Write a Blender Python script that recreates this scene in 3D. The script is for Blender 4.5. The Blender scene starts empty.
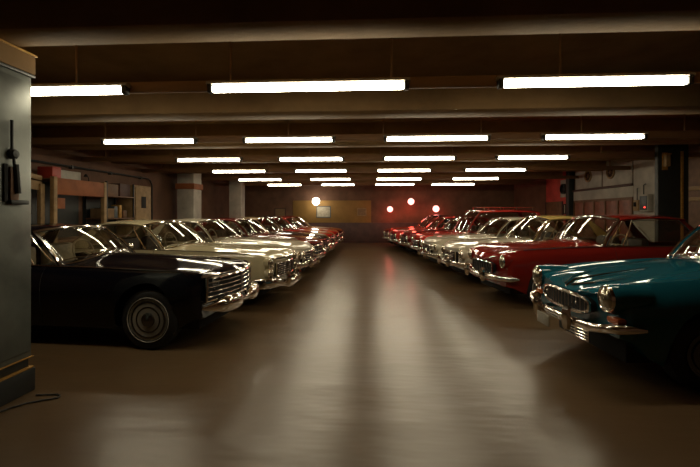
import bpy, bmesh, math, random
from mathutils import Vector, Matrix
random.seed(7)
scn = bpy.context.scene
C = scn.collection
PI = math.pi
H_CAM = 1.55
YAW = math.radians(3.15)
SN, CS = math.sin(YAW), math.cos(YAW)
FPX = 400.0

# ------------------------------------------------------------------ materials
def mat(name, col, rough=0.5, metal=0.0, coat=0.0, coat_rough=0.05, noise=0.0, nscale=6.0, bump=0.0, bscale=40.0,
        emit=None, estr=0.0, spec=0.5, rvar=0.0):
    m = bpy.data.materials.new(name); m.use_nodes = True
    nt = m.node_tree; b = nt.nodes['Principled BSDF']
    b.inputs['Base Color'].default_value = (*col, 1)
    b.inputs['Roughness'].default_value = rough
    b.inputs['Metallic'].default_value = metal
    b.inputs['Coat Weight'].default_value = coat
    b.inputs['Coat Roughness'].default_value = coat_rough
    b.inputs['Specular IOR Level'].default_value = spec
    if emit:
        b.inputs['Emission Color'].default_value = (*emit, 1)
        b.inputs['Emission Strength'].default_value = estr
    if noise or bump or rvar:
        tc = nt.nodes.new('ShaderNodeTexCoord')
        if noise or rvar:
            n = nt.nodes.new('ShaderNodeTexNoise'); n.inputs['Scale'].default_value = nscale
            n.inputs['Detail'].default_value = 6; n.inputs['Roughness'].default_value = 0.62
            nt.links.new(tc.outputs['Object'], n.inputs['Vector'])
        if noise:
            r = nt.nodes.new('ShaderNodeValToRGB')
            r.color_ramp.elements[0].position = 0.3; r.color_ramp.elements[1].position = 0.7
            r.color_ramp.elements[0].color = (*[c * (1 - noise) for c in col], 1)
            r.color_ramp.elements[1].color = (*[min(1, c * (1 + noise)) for c in col], 1)
            nt.links.new(n.outputs['Fac'], r.inputs['Fac']); nt.links.new(r.outputs['Color'], b.inputs['Base Color'])
        if rvar:
            mr = nt.nodes.new('ShaderNodeMapRange')
            mr.inputs['From Min'].default_value = 0.3; mr.inputs['From Max'].default_value = 0.7
            mr.inputs['To Min'].default_value = max(0.02, rough - rvar); mr.inputs['To Max'].default_value = rough + rvar
            nt.links.new(n.outputs['Fac'], mr.inputs['Value']); nt.links.new(mr.outputs['Result'], b.inputs['Roughness'])
        if bump:
            n2 = nt.nodes.new('ShaderNodeTexNoise'); n2.inputs['Scale'].default_value = bscale
            n2.inputs['Detail'].default_value = 4
            nt.links.new(tc.outputs['Object'], n2.inputs['Vector'])
            bp = nt.nodes.new('ShaderNodeBump'); bp.inputs['Strength'].default_value = bump; bp.inputs['Distance'].default_value = 0.02
            nt.links.new(n2.outputs['Fac'], bp.inputs['Height']); nt.links.new(bp.outputs['Normal'], b.inputs['Normal'])
    return m

def glass_mat(name, tint):
    m = bpy.data.materials.new(name); m.use_nodes = True
    nt = m.node_tree; nt.nodes.clear()
    o = nt.nodes.new('ShaderNodeOutputMaterial'); mix = nt.nodes.new('ShaderNodeMixShader')
    t = nt.nodes.new('ShaderNodeBsdfTransparent'); t.inputs['Color'].default_value = (*tint, 1)
    g = nt.nodes.new('ShaderNodeBsdfGlossy'); g.inputs['Roughness'].default_value = 0.04
    g.inputs['Color'].default_value = (1, 1, 1, 1)
    ge = nt.nodes.new('ShaderNodeNewGeometry'); last = None
    def mth(op, a, b=None):
        q = nt.nodes.new('ShaderNodeMath'); q.operation = op
        for k, v in enumerate((a, b)):
            if v is None: continue
            if isinstance(v, (int, float)): q.inputs[k].default_value = v
            else: nt.links.new(v, q.inputs[k])
        return q.outputs[0]
    dt = nt.nodes.new('ShaderNodeVectorMath'); dt.operation = 'DOT_PRODUCT'
    nt.links.new(ge.outputs['Normal'], dt.inputs[0]); nt.links.new(ge.outputs['Incoming'], dt.inputs[1])
    sch = mth('POWER', mth('SUBTRACT', 1.0, mth('ABSOLUTE', dt.outputs['Value'])), 5.0)
    fac = mth('ADD', mth('MULTIPLY', sch, 0.94), 0.05)
    nt.links.new(fac, mix.inputs[0]); nt.links.new(t.outputs[0], mix.inputs[1])
    nt.links.new(g.outputs[0], mix.inputs[2]); nt.links.new(mix.outputs[0], o.inputs[0])
    return m

def paint(name, col, metal=0.0):
    return mat(name, col, rough=0.075, metal=metal, spec=0.5)

M = dict(
    black=paint('black paint', (0.004, 0.004, 0.007)),
    cream=paint('cream paint', (0.50, 0.43, 0.27)),
    ivory=paint('ivory paint', (0.56, 0.50, 0.38)),
    teal=paint('teal paint', (0.009, 0.088, 0.122)),
    red=paint('red paint', (0.22, 0.015, 0.010)),
    bright_red=paint('bright red paint', (0.50, 0.035, 0.025)),
    maroon=paint('maroon paint', (0.16, 0.020, 0.018)),
    tan=paint('tan paint', (0.42, 0.29, 0.15)),
    mustard=paint('mustard paint', (0.46, 0.33, 0.11)),
    charcoal=paint('charcoal paint', (0.018, 0.019, 0.020)),
    grey=paint('grey paint', (0.20, 0.19, 0.17)),
    chrome=mat('chrome', (0.86, 0.82, 0.76), rough=0.10, metal=1.0),
    dark=mat('underbody black', (0.006, 0.006, 0.006), rough=0.8),
    tyre=mat('tyre rubber', (0.010, 0.010, 0.010), rough=0.7, bump=0.2, bscale=120),
    whitewall=mat('whitewall rubber', (0.42, 0.40, 0.34), rough=0.6),
    hub=mat('hubcap steel', (0.16, 0.155, 0.15), rough=0.22, metal=1.0),
    glass=glass_mat('car window glass', (0.94, 0.94, 0.91)),
    lens=mat('headlight glass', (0.42, 0.38, 0.29), rough=0.16, metal=0.9, coat=1.0),
    amber=mat('amber lens', (0.42, 0.09, 0.015), rough=0.15, coat=1.0),
    redlens=mat('red lens', (0.30, 0.01, 0.008), rough=0.15, coat=1.0),
    plate=mat('plate metal', (0.30, 0.28, 0.23), rough=0.45, metal=0.2, noise=0.25, nscale=60),
    seat=mat('dark seat leather', (0.05, 0.035, 0.025), rough=0.5, noise=0.2, nscale=20),
    seat_pale=mat('pale seat vinyl', (0.36, 0.29, 0.19), rough=0.5, noise=0.2, nscale=20),
    dash=mat('dashboard', (0.02, 0.018, 0.016), rough=0.5),
    ceiling=mat('ceiling paint', (0.27, 0.17, 0.085), rough=0.85, spec=0.1, noise=0.25, nscale=1.2, bump=0.1, bscale=25),
    beam=mat('beam paint', (0.27, 0.17, 0.08), rough=0.85, spec=0.1, noise=0.22, nscale=1.4, bump=0.12, bscale=30),
    wall=mat('brown wall paint', (0.15, 0.075, 0.042), rough=0.8, noise=0.3, nscale=1.5, bump=0.15, bscale=30),
    wallredglow=mat('red wall paint with glow', (0.62, 0.085, 0.065), rough=0.7, noise=0.25, nscale=2.0, bump=0.1, bscale=30),  # wall red, with the red glow on it put into the colour
    wallgrey=mat('grey plaster', (0.46, 0.43, 0.37), rough=0.75, noise=0.22, nscale=2.2, bump=0.15, bscale=40),
    mustardwall=mat('mustard wall panel', (0.30, 0.165, 0.04), rough=0.7, noise=0.2, nscale=1.5, bump=0.1, bscale=30),
    dado=mat('dark red dado', (0.07, 0.028, 0.022), rough=0.6, noise=0.3, nscale=3),
    darkgreen=mat('dark green enamel', (0.020, 0.024, 0.022), rough=0.55, noise=0.2, nscale=3),
    rust=mat('rust orange board', (0.30, 0.095, 0.03), rough=0.7, noise=0.25, nscale=4),
    wood=mat('brown wood', (0.17, 0.085, 0.04), rough=0.6, noise=0.35, nscale=7),
    paintedwood=mat('tan wood', (0.34, 0.22, 0.10), rough=0.65, noise=0.3, nscale=6),
    steel=mat('scuffed green grey steel', (0.13, 0.142, 0.125), rough=0.42, metal=0.35, noise=0.28, nscale=3.5, bump=0.05, bscale=18, rvar=0.12),
    doorwood=mat('red brown door wood', (0.24, 0.075, 0.04), rough=0.5, noise=0.3, nscale=6),
    steeldark=mat('dark steel', (0.035, 0.037, 0.036), rough=0.5, metal=0.4, noise=0.2, nscale=8),
    gold=mat('worn brass edge', (0.50, 0.27, 0.06), rough=0.45, metal=0.3, noise=0.3, nscale=14),
    rail=mat('brown painted rail', (0.24, 0.13, 0.06), rough=0.6),
    housing=mat('lamp housing enamel', (0.30, 0.28, 0.24), rough=0.5),
    tube=mat('lit fluorescent tube', (0.9, 0.9, 0.85), rough=0.5, emit=(1.0, 0.89, 0.64), estr=27.0),
    whitelamp=mat('lit white lamp', (0.9, 0.9, 0.85), emit=(1.0, 0.90, 0.74), estr=14.0),
    redlamp=mat('lit red lamp', (0.9, 0.3, 0.25), emit=(1.0, 0.38, 0.32), estr=2.6),
    redled=mat('lit red indicator', (0.9, 0.1, 0.1), emit=(1.0, 0.06, 0.04), estr=2.0),
    cable=mat('black cable', (0.012, 0.012, 0.012), rough=0.5),
    whitepaint=mat('off white painted board', (0.50, 0.48, 0.42), rough=0.6, noise=0.15, nscale=6),
    redbox=mat('red enamel', (0.45, 0.05, 0.03), rough=0.5, noise=0.15, nscale=8),
    paper=mat('faded paper', (0.45, 0.40, 0.29), rough=0.8, noise=0.3, nscale=9),
    cardboard=mat('cardboard', (0.26, 0.165, 0.085), rough=0.85, noise=0.2, nscale=9),
    bluegrey=mat('blue grey enamel', (0.07, 0.09, 0.10), rough=0.5, noise=0.2, nscale=8),
)

def floor_material():
    m = bpy.data.materials.new('polished epoxy floor'); m.use_nodes = True
    nt = m.node_tree; b = nt.nodes['Principled BSDF']; L = nt.links.new
    tc = nt.nodes.new('ShaderNodeTexCoord')
    n = nt.nodes.new('ShaderNodeTexNoise'); n.inputs['Scale'].default_value = 0.55; n.inputs['Detail'].default_value = 7
    n.inputs['Roughness'].default_value = 0.6
    L(tc.outputs['Object'], n.inputs['Vector'])
    r = nt.nodes.new('ShaderNodeValToRGB')
    r.color_ramp.elements[0].position = 0.3; r.color_ramp.elements[1].position = 0.72
    r.color_ramp.elements[0].color = (0.10, 0.058, 0.027, 1); r.color_ramp.elements[1].color = (0.135, 0.088, 0.045, 1)
    L(n.outputs['Fac'], r.inputs['Fac']); L(r.outputs['Color'], b.inputs['Base Color'])
    n2 = nt.nodes.new('ShaderNodeTexNoise'); n2.inputs['Scale'].default_value = 1.6; n2.inputs['Detail'].default_value = 8
    n2.inputs['Roughness'].default_value = 0.7
    L(tc.outputs['Object'], n2.inputs['Vector'])
    mr = nt.nodes.new('ShaderNodeMapRange'); mr.inputs['From Min'].default_value = 0.3; mr.inputs['From Max'].default_value = 0.7
    mr.inputs['To Min'].default_value = 0.276; mr.inputs['To Max'].default_value = 0.30
    L(n2.outputs['Fac'], mr.inputs['Value']); L(mr.outputs['Result'], b.inputs['Roughness'])
    n3 = nt.nodes.new('ShaderNodeTexNoise'); n3.inputs['Scale'].default_value = 1.0; n3.inputs['Detail'].default_value = 3
    mp = nt.nodes.new('ShaderNodeMapping'); mp.inputs['Scale'].default_value = (0.8, 2.6, 1.0)
    L(tc.outputs['Object'], mp.inputs['Vector']); L(mp.outputs['Vector'], n3.inputs['Vector'])
    bp = nt.nodes.new('ShaderNodeBump'); bp.inputs['Strength'].default_value = 0.35; bp.inputs['Distance'].default_value = 0.04
    L(n3.outputs['Fac'], bp.inputs['Height']); L(bp.outputs['Normal'], b.inputs['Normal'])
    b.inputs['Specular IOR Level'].default_value = 0.55
    return m
M['floor'] = floor_material()
for k_ in ('tube', 'whitelamp', 'redlamp'): M[k_].cycles.emission_sampling = 'FRONT'

# ------------------------------------------------------------------ mesh builder
class MB:
    def __init__(s): s.v = []; s.f = []; s.mi = []; s.sm = []
    def add(s, verts, faces, mi=0, smooth=True):
        o = len(s.v); s.v += [tuple(p) for p in verts]
        for f in faces:
            s.f.append(tuple(i + o for i in f)); s.mi.append(mi); s.sm.append(smooth)
        return s
    def grid(s, rows, mi=0, close_u=False, close_v=False):
        nu = len(rows); nv = len(rows[0]); F = []
        for i in range(nu if close_u else nu - 1):
            for j in range(nv if close_v else nv - 1):
                a = i * nv + j; b = i * nv + (j + 1) % nv
                c = ((i + 1) % nu) * nv + (j + 1) % nv; d = ((i + 1) % nu) * nv + j
                F.append((a, b, c, d))
        return s.add([p for r in rows for p in r], F, mi)
    def box(s, lo, hi, mi=0, bev=0.0):
        x0, y0, z0 = lo; x1, y1, z1 = hi
        b = min(bev, (x1 - x0) * .45, (y1 - y0) * .45, (z1 - z0) * .45)
        if b <= 0:
            v = [(x, y, z) for x in (x0, x1) for y in (y0, y1) for z in (z0, z1)]
            f = [(0, 1, 3, 2), (4, 6, 7, 5), (0, 4, 5, 1), (2, 3, 7, 6), (0, 2, 6, 4), (1, 5, 7, 3)]
            return s.add(v, f, mi, False)
        bm = bmesh.new()
        v = [bm.verts.new((x, y, z)) for x in (x0, x1) for y in (y0, y1) for z in (z0, z1)]
        for q in [(0, 1, 3, 2), (4, 6, 7, 5), (0, 4, 5, 1), (2, 3, 7, 6), (0, 2, 6, 4), (1, 5, 7, 3)]:
            bm.faces.new([v[i] for i in q])
        bmesh.ops.bevel(bm, geom=bm.edges[:], offset=b, segments=2, affect='EDGES', profile=0.5)
        bm.verts.index_update()
        s.add([tuple(p.co) for p in bm.verts], [[p.index for p in f.verts] for f in bm.faces], mi, True)
        bm.free(); return s
    def tube(s, pts, r, n=8, mi=0, closed=False, caps=True):
        P = [Vector(p) for p in pts]; k = len(P); rows = []
        R = r if isinstance(r, (list, tuple)) else [r] * k
        ref = None
        for i in range(k):
            if closed: t = P[(i + 1) % k] - P[i - 1]
            else: t = P[min(i + 1, k - 1)] - P[max(i - 1, 0)]
            t.normalize()
            if ref is None:
                ref = Vector((0, 0, 1)) if abs(t.z) < .9 else Vector((1, 0, 0))
            a = (ref - t * ref.dot(t)).normalized(); bb = t.cross(a); ref = a
            rows.append([P[i] + (a * math.cos(q) + bb * math.sin(q)) * R[i] for q in [2 * PI * j / n for j in range(n)]])
        s.grid(rows, mi, close_u=closed, close_v=True)
        if caps and not closed:
            s.add(rows[0], [tuple(range(n))], mi, False); s.add(rows[-1], [tuple(range(n))], mi, False)
        return s
    def sweep(s, pts, secs, mi=0):
        """pts: path; secs[i]: list of (out, up) offsets from the path point, out = horizontal normal of the path"""
        P = [Vector(p) for p in pts]; k = len(P); rows = []
        for i in range(k):
            t = P[min(i + 1, k - 1)] - P[max(i - 1, 0)]; t.z = 0; t.normalize()
            o = Vector((t.y, -t.x, 0))
            rows.append([P[i] + o * a + Vector((0, 0, b)) for a, b in secs[i]])
        s.grid(rows, mi, close_v=True)
        n = len(rows[0])
        s.add(rows[0], [tuple(range(n))], mi, False); s.add(rows[-1], [tuple(range(n))], mi, False)
        return s
    def lathe(s, prof, cen, axis='y', n=28, mi=0, sgn=1, squash=1.0):
        """prof: list of (radius, along)"""
        rows = []
        for r, a in prof:
            row = []
            for j in range(n):
                q = 2 * PI * j / n; c, d = r * math.cos(q), r * math.sin(q) * squash
                if axis == 'y': p = (c, a * sgn, d)
                elif axis == 'x': p = (a * sgn, c, d)
                else: p = (c, d, a * sgn)
                row.append((p[0] + cen[0], p[1] + cen[1], p[2] + cen[2]))
            rows.append(row)
        s.grid(rows, mi, close_v=True)
        if prof[0][0] > 1e-4: s.add(rows[0], [tuple(range(n))], mi, False)
        if prof[-1][0] > 1e-4: s.add(rows[-1], [tuple(range(n))], mi, False)
        return s
    def build(s, name, mats, parent=None, angle=38, solid=0.0):
        me = bpy.data.meshes.new(name)
        me.from_pydata(s.v, [], s.f)
        bm = bmesh.new(); bm.from_mesh(me)
        bm.faces.ensure_lookup_table()
        for f, i, q in zip(bm.faces, s.mi, s.sm): f.material_index = i; f.smooth = q
        bmesh.ops.remove_doubles(bm, verts=bm.verts[:], dist=1e-5)
        bmesh.ops.recalc_face_normals(bm, faces=bm.faces[:])
        bm.to_mesh(me); bm.free()
        me.set_sharp_from_angle(angle=math.radians(angle))
        for mm in (mats if isinstance(mats, (list, tuple)) else [mats]): me.materials.append(mm)
        o = bpy.data.objects.new(name, me); C.objects.link(o)
        if parent: o.parent = parent
        if solid:
            md = o.modifiers.new('thickness', 'SOLIDIFY'); md.thickness = solid; md.offset = -1
        return o

def empty(name, loc=(0, 0, 0), rz=0.0):
    o = bpy.data.objects.new(name, None); C.objects.link(o); o.location = loc; o.rotation_euler = (0, 0, rz)
    o.empty_display_size = 0.2
    return o
def tag(o, label, cat, group=None):
    o['label'] = label; o['category'] = cat
    if group: o['group'] = group
    return o
def struct(o): o['kind'] = 'structure'; return o

def pchip(pts):
    xs = [p[0] for p in pts]; ys = [p[1] for p in pts]; n = len(xs)
    d = [(ys[i + 1] - ys[i]) / (xs[i + 1] - xs[i]) for i in range(n - 1)]
    m = [d[0]] + [0 if d[i - 1] * d[i] <= 0 else 2 * d[i - 1] * d[i] / (d[i - 1] + d[i]) for i in range(1, n - 1)] + [d[-1]]
    def f(x):
        if x <= xs[0]: return ys[0]
        if x >= xs[-1]: return ys[-1]
        i = max(k for k in range(n - 1) if xs[k] <= x)
        h = xs[i + 1] - xs[i]; t = (x - xs[i]) / h
        return ((2*t**3 - 3*t*t + 1) * ys[i] + (t**3 - 2*t*t + t) * h * m[i] + (-2*t**3 + 3*t*t) * ys[i+1] + (t**3 - t*t) * h * m[i+1])
    return f
def sstep(a, b, x):
    t = max(0.0, min(1.0, (x - a) / (b - a))); return t * t * (3 - 2 * t)
def lerp(a, b, t): return a + (b - a) * t

# ------------------------------------------------------------------ car builder
def make_car(name, loc, rz, label, P, group):
    g = lambda k, d: P.get(k, d)
    root = empty(name, loc, rz)
    tag(root, label, 'car', group)
    L = g('L', 4.5); W = g('W', 1.66); w0 = W / 2
    kf = g('nose_curve', 0.14); kr = g('tail_curve', 0.12)
    zs = pchip(g('fender', [(0, .80), (.12, .87), (.5, .905), (1.7, .93), (3.2, .94), (L - .5, .91), (L - .1, .86), (L, .80)]))
    zc = pchip(g('hood', [(0, .78), (.12, .85), (.5, .92), (1.6, .985), (1.9, .99), (3.3, .97), (L - .5, .93), (L - .1, .87), (L, .80)]))
    sh = g('shoulder', 0.07)
    dip = g('dip', 0.0)
    rw = g('wheel_r', 0.33); ra = rw + 0.075
    sf = g('axle_f', 0.78); sr = g('axle_r', L - 0.98)
    sill = g('sill', 0.22)
    BM, RM = M[P['paint']], M[g('roof_paint', P['paint'])]
    far = g('far', False)
    def wid(s):
        w = w0
        nf, nr = g('nose_taper', .06), .06
        if s < .9: w -= nf * ((.9 - s) / .9) ** 2
        if s < .09: w -= .045 * ((.09 - s) / .09) ** 2
        if s > L - .9: w -= nr * ((s - L + .9) / .9) ** 2
        if s > L - .09: w -= .045 * ((s - L + .09) / .09) ** 2
        return w
    def zbot(s):
        z = sill
        if s < .45: z = lerp(g('chin', .34), sill, sstep(0, .45, s))
        if s > L - .5: z = lerp(.36, sill, sstep(0, .5, L - s))
        for c in (sf, sr):
            if abs(s - c) < ra: z = max(z, rw + math.sqrt(max(0, ra * ra - (s - c) ** 2)))
        return z
    def px(s, y):
        w = wid(s)
        x = L / 2 - s
        x -= kf * (y / w) ** 2 * (1 - sstep(0.0, .9, s))
        x += kr * (y / w) ** 2 * (1 - sstep(0.0, .9, L - s))
        return x
    def yside(s, z):
        t = (z - sill) / (zs(s) - sill)
        w = wid(s)
        if t < .58: return w - .075 * ((.58 - t) / .58) ** 2
        return w - sh * (max(0, t - .58) / .42) ** 2.4
    def ztop(s, y):
        y = abs(y); yc = wid(s) - sh; q = max(0.0, 1 - y / yc)
        e = sstep(0, g('hood_span', .62), q)
        d = dip * math.sin(PI * min(1, q / .42)) * (1 - sstep(1.7, 2.1, s)) if dip else 0
        return lerp(zs(s), zc(s), e) - d
    # ---- body shell
    S = set()
    for k in range(8): S.add(round(.09 * (k / 7) ** 1.6, 4)); S.add(round(L - .09 * (k / 7) ** 1.6, 4))
    for k in range(41): S.add(round(L * k / 40, 4))
    for c in (sf, sr):
        for k in range(15):
            S.add(round(c - ra * math.cos(PI * k / 14), 4))
        S.add(round(c - ra - .004, 4)); S.add(round(c + ra + .004, 4))
    S = sorted(x for x in S if 0 <= x <= L)
    sA, sT, sD1, sD0 = g('sA', 1.72), g('sT', 2.16), g('sD1', 3.05), g('sD0', 3.62)
    wb_in = .045
    QT = [0, .03, .07, .12, .2, .28, .36, .46, .6, .8, 1.0]
    FS = [0, .08, .2, .34, .46, .58, .68, .77, .85, .91, .96]
    body = MB(); rows = []
    for s in S:
        zb = zbot(s); row = [(px(s, yside(s, zb)), yside(s, zb) - .2, zb + .0)]
        row.append((px(s, yside(s, zb)), yside(s, zb) - .02, zb - .004))
        for f in FS:
            z = zb + (zs(s) - zb) * f; y = yside(s, z); row.append((px(s, y), y, z))
        yc = wid(s) - sh
        for q in QT:
            y = yc * (1 - q); row.append((px(s, y), y, ztop(s, y)))
        full = row + [(a, -b, c) for a, b, c in reversed(row[:-1])]
        rows.append(full)
    # round the nose and tail tops over a little
    nrow = len(rows[0]); nlow = 2 + len(FS); base = []
    for r in rows: base += r
    F = []
    for i in range(len(rows) - 1):
        sm = (S[i] + S[i + 1]) / 2
        for j in range(nrow - 1):
            a = i * nrow + j
            jj = min(j, nrow - 2 - j)
            if sA + .10 < sm < sD0 - .10 and jj >= nlow + 2: continue    # open cabin
            F.append((a, a + 1, a + 1 + nrow, a + nrow))
    body.add(base, F, 0)
    body.add(rows[0][1:-1], [tuple(range(nrow - 2))], 0, False)
    body.add(rows[-1][1:-1], [tuple(range(nrow - 2))], 0, False)
    body.build('body', BM, root, angle=32)
    ub = MB()
    ub.box((-L / 2 + .25, -w0 + .24, .19), (L / 2 - .25, w0 - .24, .56), 0, .02)
    ub.build('underbody', M['dark'], root)
    # ---- cabin
    zr, crown = g('roof_z', 1.36), g('crown', .055)
    wr = g('wr', w0 - .20)
    def wbelt(s): return wid(s) - sh - .035
    cf, ct = g('ws_bow', .16), g('ws_top_bow', .09)
    def ws(u, v, off=0.0):
        s0 = sA - cf * (1 - u * u); y0 = u * wbelt(sA); s1 = sT - ct * (1 - u * u); y1 = u * wr
        z0 = ztop(s0, y0) + .004; z1 = zr + crown * (1 - u * u) - .004
        b = .025 * math.sin(PI * v)
        return (L / 2 - lerp(s0, s1, v) + b + off, lerp(y0, y1, v), lerp(z0, z1, v) + b * .6 + off * .5)
    def rwin(u, v):
        s0 = sD0 + .12 * (1 - u * u); y0 = u * (wbelt(sD0) - .03); s1 = sD1 + .05 * (1 - u * u); y1 = u * (wr - .01)
        z0 = ztop(min(s0, L), y0) + .004; z1 = zr + crown * (1 - u * u) - .004
        b = .03 * math.sin(PI * v)
        return (L / 2 - lerp(s0, s1, v) - b, lerp(y0, y1, v), lerp(z0, z1, v) + b * .6)
    sC0, sC1 = g('sC0', sD0 - .42), g('sC1', sD1 - .12)
    def side(t, v, sg, out=0.0):
        s0 = lerp(sA + .05, sC0, t); s1 = lerp(sT + .05, sC1, t)
        s = lerp(s0, s1, v); y = lerp(wbelt(s0), wr + .004, v) + .022 * math.sin(PI * v) + out
        return (L / 2 - s, sg * y, lerp(zs(s0) + .004, zr - .006, v))
    def cpan(t, v, sg):
        s0 = lerp(sC0, sD0, t); s1 = lerp(sC1, sD1, t)
        s = lerp(s0, s1, v)
        y0 = lerp(wbelt(s0), wbelt(sD0) - .03, t); y = lerp(y0, lerp(wr + .004, wr - .01, t), v) + .022 * math.sin(PI * v)
        return (L / 2 - s, sg * y, lerp(zs(s0) + .002, zr, v))
    n = 12
    U = [-1 + 2 * k / 16 for k in range(17)]; V = [k / 8 for k in range(9)]
    MB().grid([[ws(u, v) for u in U] for v in V]).build('windshield', M['glass'], root, solid=.006)
    MB().grid([[rwin(u, v) for u in U] for v in V]).build('rear_window', M['glass'], root, solid=.006)
    T = [k / 10 for k in range(11)]
    for sg in (1, -1):
        MB().grid([[side(t, v, sg) for t in T] for v in V]).build('side_window', M['glass'], root, solid=.006)
    rf = MB(); rr = []
    for k in range(13):
        v = k / 12; row = []
        for u in [-1 + 2 * j / 20 for j in range(21)]:
            s = lerp(sT - ct * (1 - u * u), sD1 + .05 * (1 - u * u), v)
            row.append((L / 2 - s, u * (wr + .006), zr + crown * (1 - abs(u) ** 2.6) + g('arch', .035) * 4 * v * (1 - v)))
        rr.append(row)
    rf.grid(rr)
    for sg in (1, -1):
        rf.grid([[cpan(t, v, sg) for t in [k / 4 for k in range(5)]] for v in V])
        rf.tube([(L / 2 - lerp(sT, sD1, k / 12), sg * (wr + .008), zr + g('arch', .035) * 4 * (k / 12) * (1 - k / 12) - .006) for k in range(13)], .016, 6)
        rf.tube([(p[0] - .012, p[1] * .995, p[2]) for p in [ws(sg, v) for v in V]], .021, 6)
    rf.build('roof', RM, root, solid=.012)
    fr = MB(); fw = g('frame_w', .017)
    loop = [ws(u, 0, .006) for u in U] + [ws(1, v, .006) for v in V[1:]] + [ws(u, 1, .006) for u in reversed(U[:-1])] + [ws(-1, v, .006) for v in reversed(V[1:-1])]
    fr.tube(loop, fw, 6, closed=True)
    fr.build('windshield_frame', M['chrome'], root)
    if not far:
        for sg in (1, -1):
            wt = MB()
            lp = [side(t, 0, sg, .004) for t in T] + [side(1, v, sg, .004) for v in V[1:]] + [side(t, 1, sg, .004) for t in reversed(T[:-1])] + [side(0, v, sg, .004) for v in reversed(V[1:-1])]
            wt.tube(lp, .008, 5, closed=True)
            wt.build('window_trim', M['chrome'], root)
        for sg in (1, -1):
            MB().tube([side(g('vent_t', .2), v, sg, .004) for v in V], .009, 5).build('window_post', M['chrome'], root)
            if g('bpost', True): MB().tube([side(.62, v, sg, .004) for v in V], .013, 5).build('window_post', M['chrome'], root)
    # ---- interior
    SM = M[g('seat_mat', 'seat')]
    for y in (-.33, .33):
        st = MB(); xs_ = L / 2 - g('seat_s', sT + .42)
        st.box((xs_ - .10, y - .25, .56), (xs_ + .42, y + .25, .74), 0, .05)
        st.box((xs_ - .2, y - .25, .6), (xs_ - .03, y + .25, 1.12), 0, .07)
        st.build('seat', SM, root)
    db = MB(); db.box((L / 2 - sA - .42, -w0 + .2, .72), (L / 2 - sA - .06, w0 - .2, .925), 0, .05); db.build('dashboard', M['dash'], root)
    sw = MB(); cx, cy, cz = L / 2 - sA - .58, g('wheel_side', .34), 1.0
    ring = [(cx - .055 * math.sin(q), cy + .19 * math.cos(q), cz + .18 * math.sin(q)) for q in [2 * PI * k / 24 for k in range(24)]]
    sw.tube(ring, .012, 6, closed=True)
    sw.tube([(cx, cy - .19, cz), (cx + .02, cy, cz), (cx, cy + .19, cz)], .010, 6); sw.tube([(cx + .01, cy, cz), (cx + .3, cy, cz - .12)], .02, 6)
    sw.build('steering_wheel', M['seat_pale'], root)
    # ---- wheels
    yw = w0 - g('wheel_in', .045)
    for s in (sf, sr):
        for sg in (1, -1):
            c = (L / 2 - s, 0, rw); Q = yw
            t = MB(); R = rw; ri = R * .62
            t.lathe([(ri, Q - .17), (R * .9, Q - .185), (R * .985, Q - .165), (R, Q - .12), (R, Q - .06), (R * .985, Q - .02), (R * .9, Q + .0), (R * .75, Q + .006), (ri, Q - .004), (ri * .96, Q - .05), (ri * .96, Q - .13)], c, 'y', 36, 0, sg)
            to = t.build('wheel', M['tyre'], root)
            h = MB()
            h.lathe([(ri * 1.0, Q - .012), (ri * .985, Q + .004), (ri * .90, Q + .003), (ri * .86, Q - .012), (ri * .74, Q - .016), (ri * .70, Q + .002), (ri * .62, Q + .002), (ri * .58, Q - .014), (ri * .40, Q - .008), (ri * .36, Q + .012), (ri * .26, Q + .016), (ri * .20, Q + .026), (.001, Q + .034)], c, 'y', 36, 0, sg)
            h.build('hubcap', M['hub'] if not g('dull_hub', False) else M['steeldark'], to)
            if g('whitewall', True):
                wwm = MB(); wwm.lathe([(R * g('ww0', .75), Q + .001), (R * g('ww0', .75) + .002, Q + .011), (R * g('ww1', .79), Q + .011), (R * g('ww1', .79) + .004, Q + .001)], c, 'y', 36, 0, sg)
                wwm.build('whitewall', M['whitewall'], to)
    # ---- front face
    def fx(y): return px(0.0, y)
    def pathy(y0, y1, z, off=0.0, k=14):
        return [(fx(lerp(y0, y1, i / k)) + off, lerp(y0, y1, i / k), z) for i in range(k + 1)]
    gy, g0, g1 = g('grille', (.5, .48, .70))
    gr = MB()
    mouth = g('mouth', 'rect')
    if mouth == 'rect':
        ol = [(lerp(-gy, gy, k / 14), g1) for k in range(15)] + [(lerp(gy, -gy, k / 14), g0) for k in range(15)]
    else:
        e = g('mouth_pow', 3.2); ol = []
        for k in range(44):
            q = 2 * PI * k / 44; cq, sq = math.cos(q), math.sin(q)
            ol.append((gy * math.copysign(abs(cq) ** (2 / e), cq), (g0 + g1) / 2 + (g1 - g0) / 2 * math.copysign(abs(sq) ** (2 / e), sq)))
    po = g('grille_out', .012)
    cen = [(fx(0) + po - .004, 0, (g0 + g1) / 2)]
    ring = [(fx(y) + po, y, z) for y, z in ol]
    ring_b = [(fx(y) - .05, y, z) for y, z in ol]
    k = len(ring)
    gr.add(ring + cen, [(i, (i + 1) % k, k) for i in range(k)], 1)
    gr.grid([ring, ring_b], 1, close_v=True)
    gr.tube([(a + .010, b, c) for a, b, c in ring], g('grille_frame', .016), 6, closed=True)
    nb = g('bars', 6)
    def half(z):
        if mouth == 'rect': return gy
        t = abs((z - (g0 + g1) / 2) / ((g1 - g0) / 2)); return gy * (1 - min(1, t) ** g('mouth_pow', 3.2)) ** (1 / g('mouth_pow', 3.2))
    for i in range(nb):
        z = lerp(g0, g1, (i + 1) / (nb + 1)); hw = half(z) * .98
        gr.tube(pathy(-hw, hw, z, po + .012), g('bar_r', .007), 5)
    for y in g('vbars', []):
        gr.tube([(fx(y) + po + .016, y, g0), (fx(y) + po + .016, y, g1)], .011, 6)
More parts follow.
